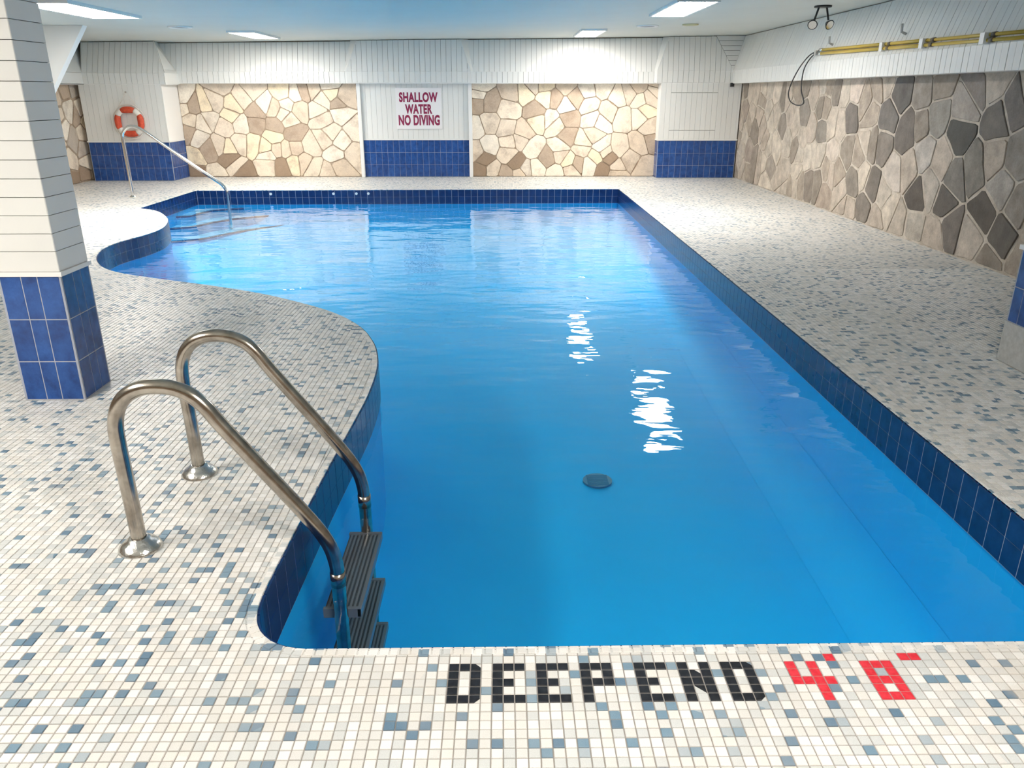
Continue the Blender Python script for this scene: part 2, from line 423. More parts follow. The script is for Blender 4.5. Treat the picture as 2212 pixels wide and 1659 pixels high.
# solid areas the tiles must leave free
SOLID = [(-2.52, 3.80, -2.17, 4.12), (2.98, 4.12, 3.32, 4.44)]
COPE = 0.030
big = []   # candidates for individual tiles
mb = MB()
i0, i1 = int((-3.9 - MX0) / T) - 1, int((XR - MX0) / T) + 1
j0, j1 = int((0.95 - MY0) / T) - 1, int((YN - MY0) / T) + 1
import bisect
segs_near = POOL
for j in range(j0, j1):
    cy0 = MY0 + (j + 0.5) * T
    ylim = -5.2 if cy0 > 3.5 else -3.9
    for i in range(int((ylim - MX0) / T) - 1, i1):
        cx, cy = cell_center(i, j)
        if (i, j) in taken or cx > XR - 0.02: continue
        if any(a - .012 < cx < c + .012 and b - .012 < cy < d + .012 for a, b, c, d in SOLID): continue
        # quick accept far from the pool edge
        if cx > PX1 + 0.06 or cy < PY0 - 0.06: d = 1
        elif inside(cx, cy):
            if PX1 - cx > 0.05 and cy - PY0 > 0.05 and cx > -0.55 and cy < 6: continue
            d, pt, nn = nearest(cx, cy)
            if d > 0.02: continue
            d = -d
        else: d, pt, nn = nearest(cx, cy)
        poly = tile_poly(cx, cy)
        if d < COPE + 0.024:
            poly = clip(poly, (pt[0] + nn[0] * (COPE + .003), pt[1] + nn[1] * (COPE + .003)), (-nn[0], -nn[1]))
            if len(poly) < 3 or abs(area(poly)) < 4e-5: continue
            V, F = plate(poly, fr((0, 0, -0.004), (1, 0, 0), (0, 1, 0), (0, 0, 1)), 0.004, 0.0012); mb.add(V, F); continue
        # in view and near: an object of its own
        D = cy * math.cos(PITCH) + 1.5 * math.sin(PITCH)
        u = 1680 * (cx - 0.012 * cy) / D; v = 1680 * (cy * math.sin(PITCH) - 1.5 * math.cos(PITCH)) / D
        if abs(u) < 1075 and v > -812: big.append((D, i, j, poly)); continue
        V, F = plate(poly, fr((0, 0, -0.004), (1, 0, 0), (0, 1, 0), (0, 0, 1)), 0.004, 0.0016); mb.add(V, F)
big.sort(key=lambda t: t[0])
for D, i, j, poly in big[:290]:
    o = put('mosaic_tile', sq, None, floor); cx, cy = cell_center(i, j); o.location = (cx, cy, RND.uniform(-.0004, .0004))
for D, i, j, poly in big[290:]:
    V, F = plate(poly, fr((0, 0, -0.004), (1, 0, 0), (0, 1, 0), (0, 0, 1)), 0.004 + RND.uniform(-.0004, .0004), 0.0016); mb.add(V, F)
print('near tiles', len(big), len(mb.F))
# coping row of tiles following the pool edge
closed = POOL + [POOL[0]]
def coping(P, zone):
    R = arc_resample(P, T); out = MB()
    for k in range(len(R) - 1):
        a, b = Vector((*R[k], 0)), Vector((*R[k + 1], 0)); t = (b - a).normalized(); n = Vector((t.y, -t.x, 0)); g = .0016
        q = [a + t * g, b - t * g, b - t * g + n * (COPE - .001), a + t * g + n * (COPE - .001)]
        V, F = plate([(p.x, p.y) for p in q], fr((0, 0, -0.016), (1, 0, 0), (0, 1, 0), (0, 0, 1)), 0.016, 0.002); out.add(V, F)
    return out
cp = coping(closed, 0); mb.add(cp.V, cp.F)
mb.build('mosaic_tiles', M['mosaic'], floor, kind='stuff')
# ------------------------------------------------------------------ pool basin
ZB = -1.10
def wall_strip(P, z0, z1, inward=0.0):
    V = []; F = []
    for (x, y) in P: V += [(x, y, z0), (x, y, z1)]
    for i in range(len(P) - 1): F.append((2 * i, 2 * i + 1, 2 * i + 3, 2 * i + 2))
    return V, F
basin = MB(); COVES = []
V, F = wall_strip(closed, ZB, -0.003); basin.add(V, F)
cu = bpy.data.curves.new('b', 'CURVE'); cu.dimensions = '2D'; cu.fill_mode = 'BOTH'
sp = cu.splines.new('POLY'); sp.points.add(len(POOL) - 1); sp.use_cyclic_u = True
for i, (x, y) in enumerate(POOL): sp.points[i].co = (x, y, 0, 1)
o = bpy.data.objects.new('b', cu); COL.objects.link(o)
pool_poly = bpy.data.meshes.new_from_object(o.evaluated_get(bpy.context.evaluated_depsgraph_get())); bpy.data.objects.remove(o)
PV = [tuple(v.co) for v in pool_poly.vertices]; PF = [tuple(p.vertices) for p in pool_poly.polygons]
def zb(y): return -1.15 + 0.045 * y            # the bottom climbs towards the shallow end
basin.add([(x, y, zb(y)) for x, y, _ in PV], PF)
# rounded cove where the straight walls meet the bottom
def cove(a, b, n, r=.27, k=10):
    V = []
    for p in (a, b):
        for i in range(k + 1):
            t = math.pi / 2 * i / k
            V.append((p[0] + n[0] * r * (1 - math.cos(t)), p[1] + n[1] * r * (1 - math.cos(t)), zb(p[1] + n[1] * r) + r * (1 - math.sin(t)) + .002))
    return V, [(i, i + 1, k + 2 + i, k + 1 + i) for i in range(k)]
for c_ in (cove((PX1 - .002, PY0), (PX1 - .002, PY1), (-1, 0)), cove((PX1, PY1 - .006), (PXL, 13.294), (0, -1))):
    cv = put('cove', mesh('cove', c_[0], c_[1], True), M['basin']); COVES.append(cv)
pool = basin.build('pool_basin', M['basin'], None, kind='structure')
label(pool, 'curved sky-blue swimming pool basin sunk in the mosaic deck', 'pool')
for cv in COVES: cv.parent = pool
# tile band: two rows of navy tiles, backed by pale joint
SP = 0.1085; ROWS = [(-0.119, -0.007, 0), (-0.232, -0.1208, 1)]
SUBT = 4
def ribbon(pts, nrm, z0, z1, depth, top=True):
    """a strip that follows the wall line: outer face pushed into the pool by depth"""
    L = len(pts); V = []; F = []
    for (x, y), n in zip(pts, nrm):
        V += [(x, y, z0), (x + n[0] * depth, y + n[1] * depth, z0), (x + n[0] * depth, y + n[1] * depth, z1), (x, y, z1)]
    for k in range(L - 1):
        a, b = 4 * k, 4 * k + 4
        F += [(a + 1, a + 2, b + 2, b + 1), (a + 2, a + 3, b + 3, b + 2), (a, a + 1, b + 1, b)]
    F += [(0, 1, 2, 3)[::-1], tuple(4 * (L - 1) + q_ for q_ in range(4))]
    return V, F
def band(P, name, off=0.0):
    """P: one smooth run of the pool edge"""
    R = arc_resample(P, SP / SUBT); L = len(R); nr = []
    for k in range(L):
        a, b = R[max(k - 1, 0)], R[min(k + 1, L - 1)]; l = math.hypot(b[0] - a[0], b[1] - a[1]); nr.append((-(b[1] - a[1]) / l, (b[0] - a[0]) / l))
    V, F = ribbon(R, nr, -0.236, -0.012, 0.0064); put('grout_backing', mesh('grout_backing', V, F), M['tile_joint'], bandroot)
    g = 0.0026
    for k in range(0, L - 1, SUBT):
        e = min(k + SUBT, L - 1); pts = R[k:e + 1]; nn = nr[k:e + 1]
        if len(pts) < 2 or (e - k) < 2: continue
        def shift(p, q_, d): l = math.hypot(q_[0] - p[0], q_[1] - p[1]); return (p[0] + (q_[0] - p[0]) * d / l, p[1] + (q_[1] - p[1]) * d / l)
        pts = [shift(pts[0], pts[1], g)] + pts[1:-1] + [shift(pts[-1], pts[-2], g)]
        for z0, z1, r in ROWS:
            V, F = ribbon(pts, nn, z0, z1, 0.0078); put('tile', mesh('pool_tile', V, F), M['pool_tile'], bandroot)
for seg, lab in ((curve, 'navy tile band along the curved left edge of the pool'), ([(PX1, PY0 + .003), (PX1, PY1)], 'navy tile band along the straight right edge of the pool'),
                 ([(PX1, PY1), (PXL, 13.30), (PXL, curve[0][1])], 'navy tile band along the far edge of the pool'), ([curve[-1], (PX1, PY0 + .003)], 'navy tile band under the near pool edge')):
    bandroot = put('waterline_band', None); label(bandroot, lab, 'tile band', None, 'structure')
    if len(seg) == 3: band(seg[:2], 'b'); band(seg[1:], 'b')
    else: band(seg, 'b')
# main drain, inlets
ZD = zb(4.66) + .002
d = MB().cyl((0.628, 4.66, ZD), 0.098, 0.012, 32); dr = d.build('main_drain', mat('drain_grate', (0.03, 0.14, 0.26), 0.5), pool)
rib = MB()
for k in range(-4, 5): rib.box((0.628 - .07, 4.66 + k * .017 - .003, ZD + .012), (0.628 + .07, 4.66 + k * .017 + .003, ZD + .016))
rib.build('grate_rib', mat('drain_ribs', (0.05, 0.2, 0.36), 0.5), dr)
for x in (-3.87, -2.83, -2.45, -2.25):
    y = 13.30 + (x - PXL) * (0.15 / (PX1 - PXL)) - .008
    MB().cyl((x, y, -0.06), 0.022, 0.012, 12, (0, -1, 0)).build('inlet_fitting', M['trim'], pool)
# entry steps in the far left corner
def steps():
    S3 = [(-0.30, [(-5.11, 12.35), (-4.92, 12.45), (-4.87, 12.8), (-4.75, 13.1), (-4.35, 13.315)]),
          (-0.42, [(-5.11, 11.95), (-4.8, 12.15), (-4.62, 12.6), (-4.35, 13.0), (-3.9, 13.325)]),
          (-0.56, [(-5.11, 11.55), (-4.6, 11.85), (-4.3, 12.4), (-3.95, 12.9), (-3.4, 13.335)])]
    for z, P in S3:
        C = [(p.x, p.y) for p in catmull([(x, y, 0) for x, y in P], 5)]
        poly = C + [(-5.11, 13.30)]
        V = [(x, y, ZB) for x, y in poly] + [(x, y, z) for x, y in poly]; L = len(poly)
        F = [(i, (i + 1) % L, L + (i + 1) % L, L + i) for i in range(L)] + [tuple(range(L, 2 * L))]
        st = put('step', mesh('step', V, F), M['step'], pool)
        tv, tf = tube([(x, y, z) for x, y in C], 0.016, 6); put('nosing', mesh('nosing', tv, tf), M['nosing'], st)
steps()
# water body
def grow(x, y, d=0.012):
    k = min(range(len(POOL)), key=lambda i: (POOL[i][0] - x) ** 2 + (POOL[i][1] - y) ** 2)
    a, b, c = POOL[k - 1], POOL[k], POOL[(k + 1) % len(POOL)]
    n1 = Vector((b[1] - a[1], a[0] - b[0])).normalized(); n2 = Vector((c[1] - b[1], b[0] - c[0])).normalized(); n = (n1 + n2); n = n / max(0.3, n.length_squared / 2)
    return x + n.x * d, y + n.y * d
wv = [(*grow(x, y), WATER_Z) for x, y, _ in PV] + [(*grow(x, y), ZB - .012) for x, y, _ in PV]; L = len(PV)
wf = PF + [tuple(i + L for i in reversed(f)) for f in PF]
Lp = len(POOL); ids = []
for (x, y) in POOL: ids.append(min(range(L), key=lambda k: (PV[k][0] - x) ** 2 + (PV[k][1] - y) ** 2))
for k in range(Lp):
    a, b = ids[k], ids[(k + 1) % Lp]
    if a != b: wf.append((a, b, b + L, a + L))
water = put('pool_water', mesh('pool_water', wv, wf), M['water']); water.data.materials.append(M['water_rim'])
for p in water.data.polygons:
    if p.index >= len(PF): p.material_index = 1
import bmesh
bm = bmesh.new(); bm.from_mesh(water.data); bmesh.ops.recalc_face_normals(bm, faces=bm.faces); bm.to_mesh(water.data); bm.free()
label(water, 'clear blue pool water with gentle ripples', 'water', None, 'stuff')

# ------------------------------------------------------------------ walls
def voronoi_stones(W, H, n, seed, gap, wall, frame, material, colours, round_=True, y_stretch=1.0, seeds=None, tmin=0.008, tmax=0.022):
    r = random.Random(seed); pts = []
    if seeds: pts = [tuple(s[:2]) for s in seeds]; 
    tries = 0; k = math.sqrt(W * H / n)
    while len(pts) < n and tries < 20000:
        tries += 1; p = (r.uniform(0.02, W - 0.02), r.uniform(0.02, H - 0.02))
        md = k * r.uniform(0.34, 1.0)
        if seeds and any(math.hypot(p[0] - s[0], (p[1] - s[1])) < .24 for s in seeds): continue
        if all(math.hypot(p[0] - s[0], (p[1] - s[1]) * y_stretch) > md for s in pts): pts.append(p)
    for a, p in enumerate(pts):
        poly = [(0, 0), (W, 0), (W, H), (0, H)]
        for b, s in enumerate(pts):
            if a == b: continue
            dx, dy = s[0] - p[0], s[1] - p[1]
            if abs(dx) > 3 * k + .3 : continue
            poly = clip(poly, ((p[0] + s[0]) / 2, (p[1] + s[1]) / 2), (dx, dy))
            if len(poly) < 3: break
        if len(poly) < 3: continue
        poly = inset(poly, gap * r.uniform(0.35, 0.8))
        if len(poly) < 3 or abs(area(poly)) < 0.0008: continue
        if round_:
            L = len(poly); q = []
            for i in range(L):
                a0, b0 = poly[i], poly[(i + 1) % L]; f = r.uniform(0.05, 0.14)
                q.append((a0[0] + (b0[0] - a0[0]) * f, a0[1] + (b0[1] - a0[1]) * f))
                if r.random() < .6: 
                    m_ = r.uniform(.4, .6); dx, dy = b0[0] - a0[0], b0[1] - a0[1]; w_ = r.uniform(-.035, .012)
                    q.append((a0[0] + dx * m_ - dy * w_ * -1, a0[1] + dy * m_ + dx * w_ * -1))
                q.append((b0[0] - (b0[0] - a0[0]) * f, b0[1] - (b0[1] - a0[1]) * f))
            poly = q
        V, F = plate(poly, frame, r.uniform(tmin, tmax), 0.006, 0.02, r)
        o = put('stone', mesh('stone', V, F), material, wall)
        if seeds and a < len(seeds) and len(seeds[a]) > 2: g_ = sum(seeds[a][2]) / 3; c = [(x * .6 + g_ * .4) * .8 for x in seeds[a][2]]
        else: c = r.choice(colours)
        if not seeds and p[1] < .36 and r.random() < .3: c = (0.36, 0.26, 0.18)
        j = r.uniform(0.92, 1.06); o.color = (*[min(1, x * j) for x in c], 1)

STONE_TOP = 1.70
TAN = [(0.90, 0.79, 0.64), (0.93, 0.83, 0.69), (0.88, 0.76, 0.61), (0.90, 0.82, 0.70), (0.84, 0.72, 0.58), (0.94, 0.80, 0.58), (0.76, 0.63, 0.49), (0.52, 0.41, 0.31)]
def wallbox(name, a, b, m): return MB().box(a, b).build(name, m, None, kind='structure')
wall_far = wallbox('wall_far', (XL - .2, YF, -.1), (XR + .3, YF + .2, 2.7), M['mortar_brown'])
for (xa, xb, n, sd) in ((-6.06, -2.72, 70, 3), (-0.58, 2.95, 78, 11)):
    voronoi_stones(xb - xa, STONE_TOP, n, sd, 0.011, wall_far, fr((xa, YF, 0), (1, 0, 0), (0, 0, 1), (0, -1, 0)), M['stone'], TAN)
wall_right = wallbox('wall_right', (XR, YB, -.1), (XR + .2, YF + .2, 2.7), M['mortar_pale'])
GREY = [(0.30, 0.26, 0.22), (0.36, 0.31, 0.27), (0.52, 0.45, 0.37), (0.60, 0.52, 0.43), (0.24, 0.21, 0.18), (0.48, 0.41, 0.34), (0.20, 0.185, 0.165), (0.62, 0.55, 0.46), (0.56, 0.48, 0.39)]
Y0R = 4.6
BEIGE = [(0.62, 0.54, 0.45), (0.68, 0.60, 0.50), (0.56, 0.48, 0.40), (0.64, 0.57, 0.48), (0.45, 0.38, 0.31), (0.34, 0.29, 0.24)]
STONES_SEEN = [(3.27, 1.14, (0.111, 0.104, 0.085)), (2.71, 1.25, (0.242, 0.202, 0.157)), (5.86, 1.23, (0.299, 0.242, 0.192)), (4.82, 1.23, (0.27, 0.232, 0.192)), (4.61, 1.53, (0.169, 0.148, 0.129)), (4.06, 1.53, (0.432, 0.349, 0.27)), (3.14, 1.55, (0.362, 0.287, 0.232)), (4.85, 0.95, (0.362, 0.287, 0.221)), (4.32, 1.09, (0.27, 0.216, 0.169)), (3.88, 0.92, (0.729, 0.635, 0.532)), (3.77, 1.29, (0.508, 0.446, 0.362)), (7.46, 1.2, (0.432, 0.349, 0.27)), (8.37, 1.03, (0.469, 0.375, 0.287)), (6.75, 1.0, (0.396, 0.33, 0.253)), (8.79, 0.37, (0.591, 0.469, 0.349)), (4.97, 0.46, (0.299, 0.242, 0.183)), (5.48, 0.46, (0.396, 0.323, 0.242)), (6.96, 0.29, (0.432, 0.33, 0.242)), (3.23, 0.71, (0.33, 0.287, 0.232)), (2.91, 0.86, (0.362, 0.311, 0.242)), (2.46, 0.71, (0.681, 0.591, 0.492)), (2.63, 0.46, (0.169, 0.129, 0.094)), (2.3, 0.32, (0.192, 0.157, 0.118)), (3.13, 0.24, (0.27, 0.216, 0.169)), (2.76, 0.21, (0.729, 0.591, 0.446)), (3.86, 0.14, (0.779, 0.663, 0.508)), (5.1, 0.19, (0.362, 0.287, 0.216)), (3.88, 0.48, (0.169, 0.129, 0.097)), (3.31, 0.51, (0.192, 0.157, 0.125)), (2.5, 1.4, (0.299, 0.242, 0.192)), (6.24, 0.76, (0.938, 0.759, 0.574)), (4.47, 0.63, (0.883, 0.729, 0.574)), (8.77, 1.52, (0.995, 0.799, 0.591)), (5.8, 1.57, (0.938, 0.729, 0.549)), (2.32, 0.99, (0.432, 0.362, 0.287)), (3.65, 0.61, (0.681, 0.574, 0.446)), (10.44, 1.21, (0.591, 0.446, 0.33)), (9.99, 0.51, (0.591, 0.446, 0.33)), (3.25, 1.39, (0.591, 0.492, 0.396)), (2.17, 0.58, (0.432, 0.349, 0.27)), (6.36, 0.2, (0.591, 0.432, 0.299))]
voronoi_stones(YF - Y0R, STONE_TOP, 170, 5, 0.022, wall_right, fr((XR, Y0R, 0), (0, 1, 0), (0, 0, 1), (-1, 0, 0)), M['stone_grey'], BEIGE, seeds=STONES_SEEN, y_stretch=0.6, tmin=.004, tmax=.014)
wall_left = wallbox('wall_left', (XL - .2, YB, -.1), (XL, YF + .2, 2.7), M['mortar_brown'])
voronoi_stones(YF - 12.0, STONE_TOP, 55, 9, 0.03, wall_left, fr((XL, 12.0, 0), (0, 1, 0), (0, 0, 1), (1, 0, 0)), M['stone'], TAN[2:] + GREY[2:4])
wall_back = wallbox('wall_back', (XL - .2, YB - .2, -.1), (XR + .3, YB, 2.7), M['mortar_brown'])

# ceiling
cm = MB(); a, b = XL - .2, XR + .3
cm.add([(a, YB - .2, ceil(a)), (b, YB - .2, ceil(b)), (b, YF + .2, ceil(b)), (a, YF + .2, ceil(a)),
        (a, YB - .2, 2.9), (b, YB - .2, 2.9), (b, YF + .2, 2.9), (a, YF + .2, 2.9)],
       [(0, 1, 2, 3)[::-1], (4, 5, 6, 7), (0, 1, 5, 4), (1, 2, 6, 5), (2, 3, 7, 6), (3, 0, 4, 7)])
cm.build('ceiling', M['ceiling'], None, kind='structure')

# ------------------------------------------------------------------ planks
def quad_plank(p00, p10, p11, p01, n, th=0.012, gap=0.003, parent=None, name='plank', mt=None):
    """planks as a plate over a 3-D quad (p00 bottom start ... )"""
    P = [Vector(p) for p in (p00, p10, p11, p01)]
    u = (P[1] - P[0]); du = u.normalized(); up = (P[3] - P[0]).normalized()
    e = du * (gap / 2)
    base = [P[0] + e, P[1] - e, P[2] - e, P[3] + e]; n = Vector(n).normalized()
    b = 0.0025
    V = base + [p + n * (th - b) for p in base] + [base[0] + n * th + du * b, base[1] + n * th - du * b, base[2] + n * th - du * b, base[3] + n * th + du * b]
    F = [(0, 1, 5, 4), (1, 2, 6, 5), (2, 3, 7, 6), (3, 0, 4, 7), (4, 5, 9, 8), (5, 6, 10, 9), (6, 7, 11, 10), (7, 4, 8, 11), (8, 9, 10, 11)]
    return put(name, mesh(name, V, F), mt or M['plank'], parent)
PW = 0.0965
def plank_run(parent, a_bot, b_bot, a_top, b_top, n, backing=True, x0=None):
    """vertical planks between two edges: bottoms on line a_bot-b_bot, tops on line a_top-b_top.
    Where top and bottom differ in length (a trapezium) the planks stay upright and are cut by the slanted sides."""
    A, B, C, Dv = map(Vector, (a_bot, b_bot, b_top, a_top))
    u = (B - A).normalized(); LB = (B - A).length
    ta = (Dv - A).dot(u); tb = (C - A).dot(u)
    w = (Dv - A) - u * ta         # rise vector of the plane
    if backing:
        nn = Vector(n).normalized()
        MB().add([p - nn * .012 for p in (A, B, C, Dv)], [(0, 1, 2, 3)]).build('backing', M['gap'], parent)
    hgt = w.length; wn = w.normalized(); hg2 = (C - A).dot(wn)
    poly = [(0, 0), (LB, 0), (tb, hg2), (ta, hgt)]
    k0 = math.floor(min(0, ta) / PW); k1 = math.ceil(max(LB, tb) / PW)
    for k in range(k0, k1):
        s0, s1 = k * PW + .002, (k + 1) * PW - .002
        q = clip(clip(poly, (s0, 0), (-1, 0)), (s1, 0), (1, 0))
        if len(q) < 3 or abs(area(q)) < 5e-5: continue
        th = 0.010 + RND.uniform(-.0015, .0015)
        V, F = plate(q, (A, u, wn, Vector(n).normalized()), th, 0.003)
        put('plank', mesh('plank', V, F), M['plank'], parent)
def smooth_panel(parent, pts, th_n, name='panel', mt=None):
    P = [Vector(p) for p in pts]; n = Vector(th_n); L = len(P)
    V = P + [p + n for p in P]
    F = [(i, (i + 1) % L, L + (i + 1) % L, L + i) for i in range(L)] + [tuple(range(L)), tuple(range(2 * L - 1, L - 1, -1))]
    return put(name, mesh(name, V, F), mt or M['plank'], parent)

ZK = 1.89; YBF = 15.42; YBT = 15.575          # kink height, far bulkhead face, top
# far bulkhead
bf = put('bulkhead_far', None); label(bf, 'white planked bulkhead over the flagstone panels of the far wall', 'bulkhead', None, 'structure')
MB().box((-6.0, YBF + .0, STONE_TOP - .015), (2.95, YF, STONE_TOP)).build('soffit', M['trim'], bf)
plank_run(bf, (-5.98, YBF, STONE_TOP - .015), (2.95, YBF, STONE_TOP - .015), (-5.98, YBF, ZK), (2.95, YBF, ZK), (0, -1, 0))
def slope_run(xa, xb):
    plank_run(bf, (xa, YBF, ZK), (xb, YBF, ZK), (xa, YBT, ceil(xa) - .012), (xb, YBT, ceil(xb) - .012), (0, -1, -.33))
slope_run(-6.45, -2.70); slope_run(-0.72, 2.98)
# right bulkhead
XBF, XBT = 4.245, 4.435
br = put('bulkhead_right', None); label(br, 'white planked bulkhead over the grey flagstone right wall', 'bulkhead', None, 'structure')
MB().box((XBF, 2.4, STONE_TOP - .015), (XR, 15.32, STONE_TOP)).build('soffit', M['trim'], br)
plank_run(br, (XBF, 15.32, STONE_TOP - .015), (XBF, 3.4, STONE_TOP - .015), (XBF, 15.32, 1.91), (XBF, 3.4, 1.91), (-1, 0, 0))
plank_run(br, (XBF, 15.32, 1.91), (XBF, 3.4, 1.91), (XBT, 15.55, ceil(XBT) - .01), (XBT, 3.4, ceil(XBT) - .01), (-1, 0, -.33))
smooth_panel(br, [(XBF, YB, STONE_TOP), (XBF, 3.4, STONE_TOP), (XBF, 3.4, 1.91), (XBF, YB, 1.91)], (.02, 0, 0))
smooth_panel(br, [(XBF, YB, 1.91), (XBF, 3.4, 1.91), (XBT, 3.4, ceil(XBT)), (XBT, YB, ceil(XBT))], (.02, 0, 0))
# left bulkhead at the far end
bl = put('bulkhead_left', None); label(bl, 'white bulkhead over the stone at the far left corner', 'bulkhead', None, 'structure')
smooth_panel(bl, [(-7.42, YB, 1.66), (-7.42, 15.5, 1.66), (-7.42, 15.5, 1.85), (-7.42, YB, 1.85)], (-.03, 0, 0))
smooth_panel(bl, [(-7.42, YB, 1.853), (-7.42, 15.5, 1.853), (-7.60, 15.5, ceil(-7.6)), (-7.60, YB, ceil(-7.6))], (-.03, 0, 0))
MB().box((XL, YB, 1.655), (-7.42, 15.5, 1.67)).build('soffit', M['trim'], bl)
# haunch under the ceiling at the left wall
hp = [(-5.76, ceil(-5.76) - .002), (-6.42, 1.45), (-6.9, 0.9), (-7.6, 0.9), (-7.6, ceil(-7.6) - .002)]
V = [(x, 11.80, z) for x, z in hp] + [(x, 11.93, z) for x, z in hp]; L = len(hp)
F = [(i, (i + 1) % L, L + (i + 1) % L, L + i) for i in range(L)] + [tuple(range(L))[::-1], tuple(range(L, 2 * L))]
hb = put('ceiling_haunch', mesh('ceiling_haunch', V, F), M['plaster'])
label(hb, 'smooth white plaster haunch slanting down behind the near left column', 'haunch', None, 'structure')

# ------------------------------------------------------------------ pillars with planks over blue tiles
def tile_face(parent, o, u, n, widths, heights, z0=0.0, mt=None, th=0.010, g=0.005):
    x = 0.0; o = Vector(o); u = Vector(u); n = Vector(n)
    for wd in widths:
        z = z0
        for ht in heights:
            V, F = plate([(x + g / 2, z + g / 2), (x + wd - g / 2, z + g / 2), (x + wd - g / 2, z + ht - g / 2), (x + g / 2, z + ht - g / 2)],
                         (o, u, Vector((0, 0, 1)), n), th, 0.002)
            put('tile', mesh('tile', V, F), mt or M['blue_tile'], parent); z += ht
        x += wd
ZS = 0.68
def far_pillar(name, lab, x0, x1, yf, hatch=False, left_side=None, right_side=None, zs=ZS):
    p = put(name, None); label(p, lab, 'pillar', None, 'structure')
    core = MB().box((x0 + .012, yf + .012, -.002), (x1 - .012, YF + .01, 1.72)).build('core', M['gap'], p)
    MB().box((x0 + .0015, yf + .0015, 0), (x1 - .0015, YF + .008, zs)).build('grout_backing', M['tile_joint'], p)
    n = round((x1 - x0) / 0.1115); wd = (x1 - x0 - .02) / n
    tile_face(p, (x0 + .01, yf + .01, 0), (1, 0, 0), (0, -1, 0), [wd] * n, [zs / 3 - .002] * 3, .002, g=.0035)
    for side_, x, nn, uu, yy in ((left_side, x0 + .01, (-1, 0, 0), (0, -1, 0), YF), (right_side, x1 - .01, (1, 0, 0), (0, 1, 0), yf + .01)):
        if side_:
            k = max(1, round((YF - yf) / .1115)); tile_face(p, (x, yy, 0), uu, nn, [(YF - yf - .01) / k] * k, [zs / 3 - .002] * 3, .002)
    MB().box((x0 - .012, yf - .014, zs), (x1 + .012, YF, zs + .022)).build('sill', M['trim'], p)
    # planks
    zt = STONE_TOP
    xs = x0; k = 0; W = PW
    while xs < x1 - .02:
        xe = min(xs + W, x1)
        segs = [(zs + .022, zt)]
        if hatch and xs > x0 + .14 and xe < x1 - .42: segs = [(zs + .022, .862), (.868, 1.525), (1.531, zt)]
        for a, b in segs:
            V, F = plate([(xs + .0012, a), (xe - .0012, a), (xe - .0012, b), (xs + .0012, b)], fr((0, yf + .012, 0), (1, 0, 0), (0, 0, 1), (0, -1, 0)), .012 + RND.uniform(-.001, .001), .0025)
            put('plank', mesh('plank', V, F), M['plank'], p)
        xs = xe
    if left_side: MB().box((x0, yf + .01, zs + .022), (x0 + .012, YF, zt)).build('side_panel', M['trim'], p)
    if right_side: MB().box((x1 - .012, yf + .01, zs + .022), (x1, YF, zt)).build('side_panel', M['trim'], p)
    return p
YLP, YCP, YRP = 14.87, 15.56, 15.31
pl = far_pillar('pillar', 'pillar with the life ring, white planks over navy tiles', -7.53, -6.06, YLP, right_side=True, left_side=True)
pc = far_pillar('pillar', 'central pillar with the maroon warning sign, white planks over navy tiles', -2.66, -0.62, YCP)
pr_ = far_pillar('pillar', 'pillar in the far right corner with a square hatch in its white planks', 2.93, 4.42, YRP, hatch=True, left_side=True)
for x in (-2.715, -0.635):
    MB().box((x, YCP - .07, 0), (x + .065, YF, STONE_TOP - .016)).build('corner_post', M['trim'], pc)
# capitals (flared heads of the pillars)
def capital(name, lab, xb0, xb1, xt0, xt1, yf, yt, zb, zk, outL=None, outR=None, yback=YBF + .02):
    c = put(name, None); label(c, lab, 'capital', None, 'structure')
    z0, z1 = ceil(xt0) - .008, ceil(xt1) - .008
    if yf < YBF - .01:
        plank_run(c, (xb0, yf, zb), (xb1, yf, zb), (xb0, yf, zk), (xb1, yf, zk), (0, -1, 0))
        MB().box((xb0, yf, zb - .012), (xb1, yback, zb)).build('soffit', M['trim'], c)
    plank_run(c, (xb0, yf, zk), (xb1, yf, zk), (xt0, yt, z0), (xt1, yt, z1), (0, -1, -.33))
    if outL:
        ox, ot = outL
        if yf < YBF - .01: smooth_panel(c, [(xb0, yf, zb), (xb0, yf, zk), (ox, yback, zk), (ox, yback, zb)], (.02, 0, 0), 'side_panel')
        smooth_panel(c, [(xb0, yf - .011, zk), (xt0, yt - .011, z0), (ot, YBT, z0), (ox, yback, zk)], (.02, 0, 0), 'side_panel')
    if outR:
        ox, ot = outR
        if yf < YBF - .01: smooth_panel(c, [(xb1, yf, zb), (xb1, yf, zk), (ox, yback, zk), (ox, yback, zb)], (-.02, 0, 0), 'side_panel')
        smooth_panel(c, [(xb1, yf - .011, zk), (xt1, yt - .011, z1), (ot, YBT, z1), (ox, yback, zk)], (-.02, 0, 0), 'side_panel')
    return c
capital('capital', 'flared planked head above the life ring pillar', -7.43, -5.97, -7.46, -6.16, YLP, 15.1, 1.67, 1.85, outR=(-5.94, -6.30))
capital('capital', 'flared planked head above the central pillar with slim side strips', -2.86, -0.57, -2.66, -0.76, YBF - .012, 15.48, STONE_TOP, ZK, outL=(-2.93, -2.78), outR=(-0.50, -0.62), yback=YBF)
cr = capital('capital', 'flared planked head above the corner pillar beside the right wall', 2.84, 4.235, 3.04, 3.90, YRP, 15.42, STONE_TOP, 1.91, outL=(2.80, 2.96))
